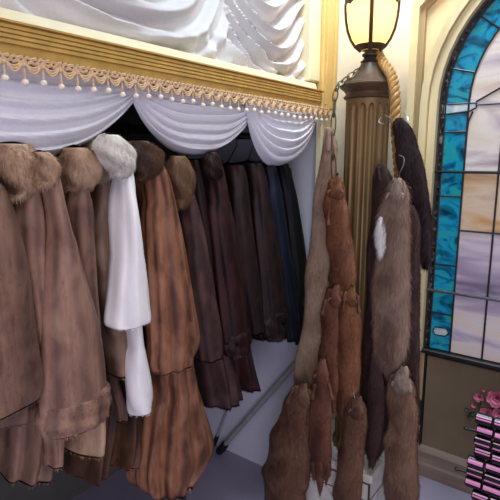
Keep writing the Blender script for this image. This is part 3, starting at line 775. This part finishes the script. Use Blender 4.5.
# chains
chm = plain('dark brass chain', (96, 80, 56), .4, .7, var=.2)
def chain(pts, label, n, ln=.026):
    P = spline([tuple(p) for p in pts], n); t_ = thing('chain', tuple(P[-1]), label, 'chain')
    for i in range(n-1):
        a, b_ = P[i], P[i+1]; c = (a+b_)/2; d = b_-a; L_ = np.linalg.norm(d); d /= L_
        u = np.cross(d, (0, 1, 0) if i % 2 else (1, .2, 0)); u /= np.linalg.norm(u)
        MB().ring([c+d*(L_*.66)*math.cos(x)*(1 if abs(math.cos(x)) < .8 else 1)+u*.0095*math.sin(x) for x in np.linspace(0, 2*PI, 14, endpoint=False)], .0026, 6).build('link', chm, t_)
chain([at(359, 70, 1, 1.725), at(350, 76, 1, 1.70), at(341, 83, 1, 1.68), at(336, 90, 1, 1.655), at(334, 110, 1, 1.645), at(333, 140, 1, 1.63), at(334, 178, 1, 1.60)], 'dark brass chain draped over the lamp post rim with furs hanging from it', 11)
wire = plain('silver wire', (170, 168, 160), .3, .9)
def hook(pts, y_, label):
    P = spline([tuple(at(a, b_, 1, y_+dy)) for a, b_, dy in pts], 24); t_ = MB().tube(P, .0016, 6).build('wire_hook', wire)
    base_at(t_, tuple(P[-1])); tag(t_, label, 'hook')
hook([(404, 112, 0), (407, 116, 0), (408, 121, -.01), (404, 126, -.02), (398, 122, -.01)], 1.645, 'curled wire hook above the black brown fur')
hook([(399, 155, 0), (404, 158, -.01), (403, 166, -.02), (400, 172, -.02), (398, 180, -.01)], 1.605, 'wire hook holding up the fluffy taupe fur')
hook([(381, 117, 0), (379, 122, 0), (386, 124, -.01), (392, 120, -.02), (385, 115, -.01)], 1.66, 'thin wire loop lying against the column flutes')

# ================================================================== PELTS
FM('taupe_pelt', (168, 138, 114), (132, 104, 86), .6, tip=(204, 180, 156))
FM('orange_pelt', (130, 84, 56), (70, 40, 28), .8, tip=(158, 106, 70))
FM('russet_pelt', (112, 70, 52), (68, 40, 32), .8, tip=(132, 88, 66))
FM('brown_pelt', (114, 78, 58), (60, 40, 34), .85, tip=(140, 104, 80))
FM('mole_pelt', (72, 50, 46), (38, 27, 28), .7, tip=(90, 64, 56))
FM('black_pelt', (48, 34, 34), (22, 16, 18), .7, tip=(62, 44, 42))
FM('fox_pelt', (158, 128, 108), (98, 72, 62), .8, tip=(190, 164, 142))
FM('cocoa_pelt', (138, 104, 82), (86, 60, 48), .8, tip=(166, 132, 106))
FM('patch', (232, 228, 222), (206, 200, 196), .3)
FM('face', (164, 138, 116), (78, 60, 50), .85, tip=(204, 184, 164))
nosem = plain('dark nose', (26, 20, 20), .4)
def seed_off(k): return .12*math.sin(k)-.14
def pelt(label, y_, mat, rows, ln=.015, thick=.34, head=None, paws=(), tails=(), head_mat=None, clip=None, dens=120000, width=.0020, lift=.26, N=36, sup=2.2, tm=.022, cat='fur pelt', patch=None):
    SEED[0] += 1; sd = SEED[0]*7
    R = spline(rows, 30); C = []; HW = []; HD = []
    for y, a, b_ in R:
        pa, pb = at(a, y, 1, y_), at(b_, y, 1, y_); c = (pa+pb)/2; w = abs(pb[0]-pa[0])/2
        k_ = len(C); w *= 1+.05*math.sin(k_*.9+sd)+.012*math.sin(k_*1.7+sd*2)
        C.append((c[0]+w*.06*math.sin(k_*.7+sd), y_+.003*math.sin(k_*.5+sd), c[2])); HW.append(w); HD.append(min(w*thick, tm))
    t = thing('fur_pelt', tuple(np.array(C[-1])), label, cat, 'fur pelts hung around the lamp post')
    fur_loft('pelt_body', FM(mat), t, C, np.array(HW), np.array(HD), (0, 1), (ln, width, dens), 2, .05, N, sup, lift, closed=True, seed=sd, cap=40000, npelt=2, lump=.003, aoff=.5+seed_off(sd))
    tc = np.array(C[0])
    if head:                                   # flattened face, ears and nose folded over at the top
        hx, hy, hw, hh = head; hw *= .82; hh *= .9
        c = at(hx, hy, 1, y_-.018); s_ = float(np.linalg.norm(at(hx+hw, hy, 1, y_-.018)-c))/1.0; h_ = abs(at(hx, hy+hh, 1, y_)[2]-c[2])
        k = 12; Cc = [(c[0]+.002*math.sin(i+sd), c[1]+.010-.008*math.sin(PI*.9*i/(k-1)), c[2]+h_*(.55-1.1*i/(k-1))) for i in range(k)]
        W = np.array([s_/2*(.30+.70*math.sin(PI/2*min(1, i/(k-1)*1.25))) for i in range(k)]); W[-2:] *= (.93, .75)
        ho = fur_loft('head', FM(head_mat or mat), t, Cc, W, W*.34, (0, 1), (ln*.8, width, dens*1.2), 2, .05, 24, 2.0, .18, closed=True, seed=sd+1, cap=6000, npelt=1, lump=.002, aoff=.1)
        for sx in (-1, 1):
            e0 = np.array(Cc[7])+np.array((sx*W[7]*.72, -.004, .004)); k2 = 7
            Ce = [e0+np.array((sx*s_*.16, -.006, -s_*.20))*(q_/(k2-1)) for q_ in range(k2)]; We = np.array([s_*.11*math.sin(PI*(.25+.70*q_/(k2-1))) for q_ in range(k2)])
            fur_loft('ear', FM(head_mat or mat), ho, Ce, We, We*.4, (0, 1), (ln*.5, width, dens), 2, .03, 12, 2, .2, closed=True, seed=sd+8, cap=500, npelt=1, lump=.0005)
        MB().ball(np.array(Cc[0])+np.array((0, -.003, .003)), max(.0035, s_*.08), 8).build('nose', nosem, ho)
    for (x0, y0_, x1, y1_, w) in paws:
        a, b_ = at(x0, y0_, 1, y_-.016), at(x1, y1_, 1, y_-.020); k = 8
        Cc = [a+(b_-a)*i/(k-1) for i in range(k)]; ww = abs(at(x0+w, y0_, 1, y_)[0]-at(x0, y0_, 1, y_)[0])/2
        fur_loft('paw', FM(mat), t, Cc, np.array([ww*(.62+.2*(i > 5)+.1*math.sin(i)) for i in range(k)]), np.array([ww*.6]*k), (0, 1), (ln*.55, width, dens), 2, .03, 14, 2, .3, closed=True, seed=sd+2, cap=1200, npelt=1, lump=.001)
    for (x0, y0_, x1, y1_, w) in tails:
        a, b_ = at(x0, y0_, 1, y_-.004), at(x1, y1_, 1, y_-.01); k = 14
        Cc = [a+(b_-a)*i/(k-1) for i in range(k)]; ww = abs(at(x0+w, y0_, 1, y_)[0]-at(x0, y0_, 1, y_)[0])/2
        fur_loft('tail', FM(mat), t, Cc, np.array([ww*(1-(i/(k-1))**2.2*.9) for i in range(k)]), np.array([ww*.6*(1-(i/(k-1))**2*.85) for i in range(k)]), (0, 1), (ln, width, dens), 2, .03, 16, 2, .25, closed=True, seed=sd+3, cap=3000, npelt=1, lump=.001)
    if clip:
        a, b_ = at(clip[0], clip[1], 1, y_-.012), at(clip[2], clip[3], 1, clip[4])
        MB().tube([a, a*.6+b_*.4+np.array((.004, -.004, 0)), b_], .0028, 8).build('clip', wire, t)
    if patch:
        hx, hy, hw, hh = patch; k = 8
        a, b_ = at(hx, hy-hh/2, 1, y_-tm*.55), at(hx, hy+hh/2, 1, y_-tm*.75); ww = abs(at(hx+hw, hy, 1, y_)[0]-at(hx, hy, 1, y_)[0])/2
        o_ = fur_loft('throat_patch', FM('patch'), t, [a+(b_-a)*i/(k-1) for i in range(k)], np.array([ww*math.sin(PI*(.1+.8*i/(k-1))) for i in range(k)]), np.array([.008]*k), (0, 1), (ln*.8, width, dens), 2, .05, 20, 2, .3, closed=True, seed=sd+4, cap=2500, npelt=1, lump=.002)
        o_['label'] = 'white throat patch'
    return t

pelt('long pale taupe fur stole hanging at the left of the chain', 1.635, 'taupe_pelt',
     [(128, 325, 333), (150, 321, 336), (180, 317, 336), (220, 312, 337), (260, 307, 336), (300, 304, 338), (340, 300, 338), (380, 294, 336), (405, 294, 334)], ln=.018, paws=((328, 150, 330, 128, 7),))
pelt('orange brown mink pelt hanging from the chain, topmost of its string', 1.595, 'orange_pelt',
     [(180, 329, 341), (195, 325, 346), (215, 325, 350), (240, 327, 354), (265, 329, 357), (285, 330, 358), (296, 333, 357)],
     head=(336, 187, 18, 24), paws=((339, 284, 337, 302, 6), (353, 284, 355, 300, 6), (330, 205, 328, 224, 5)))
pelt('russet mink pelt at left below the orange brown one', 1.575, 'russet_pelt',
     [(290, 325, 342), (310, 322, 342), (340, 320, 341), (370, 318, 341), (395, 318, 340), (410, 321, 338)], head=(335, 296, 14, 20), paws=((326, 300, 322, 314, 5),))
pelt('orange mink pelt at right below the orange brown one, beside the column', 1.575, 'orange_pelt',
     [(292, 344, 356), (308, 340, 361), (340, 338, 362), (370, 337, 361), (400, 338, 358), (425, 338, 354), (440, 342, 350)], head=(351, 297, 15, 18), paws=((346, 292, 343, 310, 5), (358, 296, 359, 312, 5)))
pelt('wide brown fur pelt at the lower left of the bunch', 1.54, 'brown_pelt',
     [(388, 292, 312), (402, 286, 314), (425, 277, 314), (450, 269, 312), (475, 265, 309), (495, 264, 306), (540, 266, 304)], ln=.016, tm=.03,
     head=(303, 396, 18, 22), paws=((293, 388, 288, 402, 6), (313, 396, 315, 414, 6), (298, 404, 296, 422, 5), (309, 408, 307, 424, 5)), tails=((278, 470, 272, 540, 16),))
pelt('narrow russet pelt with pointed tails, low at the front', 1.505, 'russet_pelt',
     [(368, 316, 328), (385, 313, 331), (410, 311, 332), (440, 310, 332), (465, 311, 331), (474, 313, 329)], head=(322, 373, 17, 24),
     tails=((320, 462, 320, 494, 10), (314, 462, 314, 481, 7), (327, 462, 326, 484, 7)), paws=((315, 384, 312, 398, 5), (329, 384, 332, 398, 5)))
pelt('dark mole brown fur pelt against the column, behind the fluffy taupe one', 1.645, 'mole_pelt',
     [(164, 378, 386), (178, 373, 392), (210, 370, 396), (250, 368, 396), (300, 366, 394), (350, 364, 392), (400, 362, 390), (440, 364, 386), (456, 368, 380)], ln=.018, paws=((380, 180, 378, 166, 6),))
pelt('black brown fur stole hanging from the wire hook at right of the rope', 1.63, 'black_pelt',
     [(118, 397, 404), (128, 393, 411), (150, 396, 420), (180, 402, 427), (210, 408, 431), (240, 415, 431), (258, 420, 430), (268, 422, 428)], ln=.02, tm=.03)
pelt('dark brown fur pelt at right behind the fluffy taupe one', 1.585, 'mole_pelt',
     [(205, 404, 414), (230, 402, 420), (270, 402, 421), (320, 402, 420), (370, 402, 420), (410, 404, 420), (440, 406, 419)], ln=.018)
pelt('large fluffy taupe fur pelt with white throat, front and centre on the hook', 1.56, 'fox_pelt',
     [(178, 393, 401), (190, 386, 407), (205, 382, 410), (225, 380, 410), (255, 377, 410), (290, 374, 410), (325, 373, 410), (350, 376, 407), (368, 382, 402), (376, 387, 398)],
     ln=.028, width=.002, dens=110000, lift=.38, tm=.03, head=(396, 190, 20, 24), head_mat='face', patch=(381, 236, 11, 38))
pelt('pale cocoa fur pelt with a face at its top, lowest at the right', 1.535, 'cocoa_pelt',
     [(376, 391, 410), (388, 388, 416), (405, 388, 417), (430, 387, 417), (450, 384, 418), (475, 383, 419), (500, 384, 420), (540, 386, 420)], ln=.022, tm=.03,
     clip=(402, 380, 398, 364, 1.56), head=(402, 380, 24, 24), head_mat='face')
pelt('plain brown pelt hanging at the front of the white plinth', 1.553, 'brown_pelt',
     [(400, 350, 362), (412, 346, 368), (432, 343, 366), (460, 338, 363), (485, 335, 362), (510, 334, 360), (540, 336, 358)], clip=(356, 404, 352, 388, 1.575), head=(357, 408, 18, 20))
pelt('dark brown tail tapering to a point over the plinth top', 1.60, 'mole_pelt',
     [(345, 372, 378), (380, 369, 385), (400, 367, 386), (425, 366, 384), (445, 365, 380), (458, 366, 376), (466, 369, 373)], ln=.016, cat='fur tail')

# ================================================================== STRIPED ROLLS at the lower right
pk = plain('pink satin', (226, 140, 186), .35, var=.12, scale=(40, 40, 40)); pk2 = plain('pale pink satin', (236, 186, 212), .35, var=.1); blk = plain('glossy black wrap', (20, 17, 20), .25)
tb = thing('side_table', (-.12, 1.47, 0), 'small dark side table under the stacked pink and black rolls', 'table')
TZ = .47
MB().box((-.31, 1.37, TZ-.025), (.12, 1.56, TZ), .004).build('table_top', M['black'], tb, smooth=False)
for sx in (-.28, .09):
    for sy in (1.40, 1.53): MB().tube([(sx, sy, 0), (sx, sy, TZ-.02)], .012, 10).build('leg', M['black'], tb)
RW = .0172
names = ['topmost', 'second from the top', 'third from the top', 'fourth from the top', 'fifth from the top', 'sixth from the top', 'seventh from the top', 'eighth from the top', 'ninth from the top', 'tenth from the top', 'eleventh from the top', 'lowest']
nrow = 12; yc0 = 1.44
for rix in range(nrow):
    lev = nrow-1-rix; zc = TZ+RW+rix*2*RW
    sh = random.Random(rix*5).uniform(-.006, .006)-(.016 if lev in (4, 5, 6) else 0)
    for cix, (xa, xb) in enumerate(((-.268, -.222), (-.220, -.06))):
        x0, x1 = xa+sh, xb+sh; yc = yc0+random.Random(rix*7+cix).uniform(-.004, .004)
        lab = f'black and pink roll, {names[lev]} in the {"short left" if cix == 0 else "long right"} column'
        t_ = thing('striped_roll', ((x0+x1)/2, yc, zc-RW), lab, 'roll', 'stacked pink and black rolls')
        MB().tube([(x0, yc, zc), (x0+.004, yc, zc), (x1-.004, yc, zc), (x1, yc, zc)], [RW*.78, RW*.985, RW*.985, RW*.78], 20).build('wrap', blk, t_)
        kind = (0, 1, 2, 0, 1, 2, 1, 0, 2, 1, 0, 1)[lev]
        for ac, da, mt in (((.72, .13, pk2), (.30, .13, pk)), ((.45, .36, pk), (.56, .08, pk2)), ((.85, .09, pk2), (-.05, .12, pk)))[kind]:   # bands running along the roll
            m_ = MB(); vs = []; rr2 = RW*(1.035 if mt is pk2 else 1.02)
            for i in range(9):
                a = PI-(ac-da+2*da*i/8)
                for x in (x0+.003, x1-.003):
                    for rr_ in (RW*.95, rr2): vs.append((x, yc+rr_*math.cos(a), zc+rr_*math.sin(a)))
            m_.add(vs, [(i*4+1, i*4+3, i*4+7, i*4+5) for i in range(8)]+[(i*4, i*4+4, i*4+6, i*4+2) for i in range(8)]+[(i*4, i*4+1, i*4+5, i*4+4) for i in range(8)]+[(i*4+2, i*4+6, i*4+7, i*4+3) for i in range(8)]+[(0, 2, 3, 1), (32, 33, 35, 34)])
            m_.build('stripe', mt, t_)
        if lev in (1, 5) and cix == 0:
            MB().tube([(x0+.008, yc-.006, zc-.006), (x0-.018, yc-.006, zc-.007), (x0-.030, yc-.006, zc-.007), (x0-.034, yc-.006, zc-.007)], [.004, .004, .0065, .003], 10).build('handle', M['black'], t_)

# ================================================================== LIGHT
w = bpy.data.worlds.new('world'); sc.world = w; w.use_nodes = True
w.node_tree.nodes['Background'].inputs[0].default_value = (.86, .84, 1, 1); w.node_tree.nodes['Background'].inputs[1].default_value = .29
light('ceiling_light', 'AREA', (.5, .1, 2.95), 20, (1, .95, .96), 1.4, 1.4, (-1.0, 1.1, 1.2))
light('right_fill_light', 'AREA', (1.9, .5, 1.6), 7, (.82, .80, 1), 1.2, 1.4, (-1.1, 1.9, .6))  # added lilac fill from the right, no known window there
light('low_front_fill_light', 'AREA', (.75, -1.25, 1.0), 25, (.84, .80, 1), 1.1, 1.3, (-1.35, 1.9, .35))  # added low fill behind the camera for floor and end wall
light('spot_over_wall', 'AREA', (-.62, 1.45, 2.95), 24, (.70, .88, 1), .35, .35, (-.72, 1.99, 2.1))
sc.view_settings.view_transform = 'Standard'; sc.view_settings.look = 'None'; sc.view_settings.gamma = 1; sc.view_settings.exposure = 0
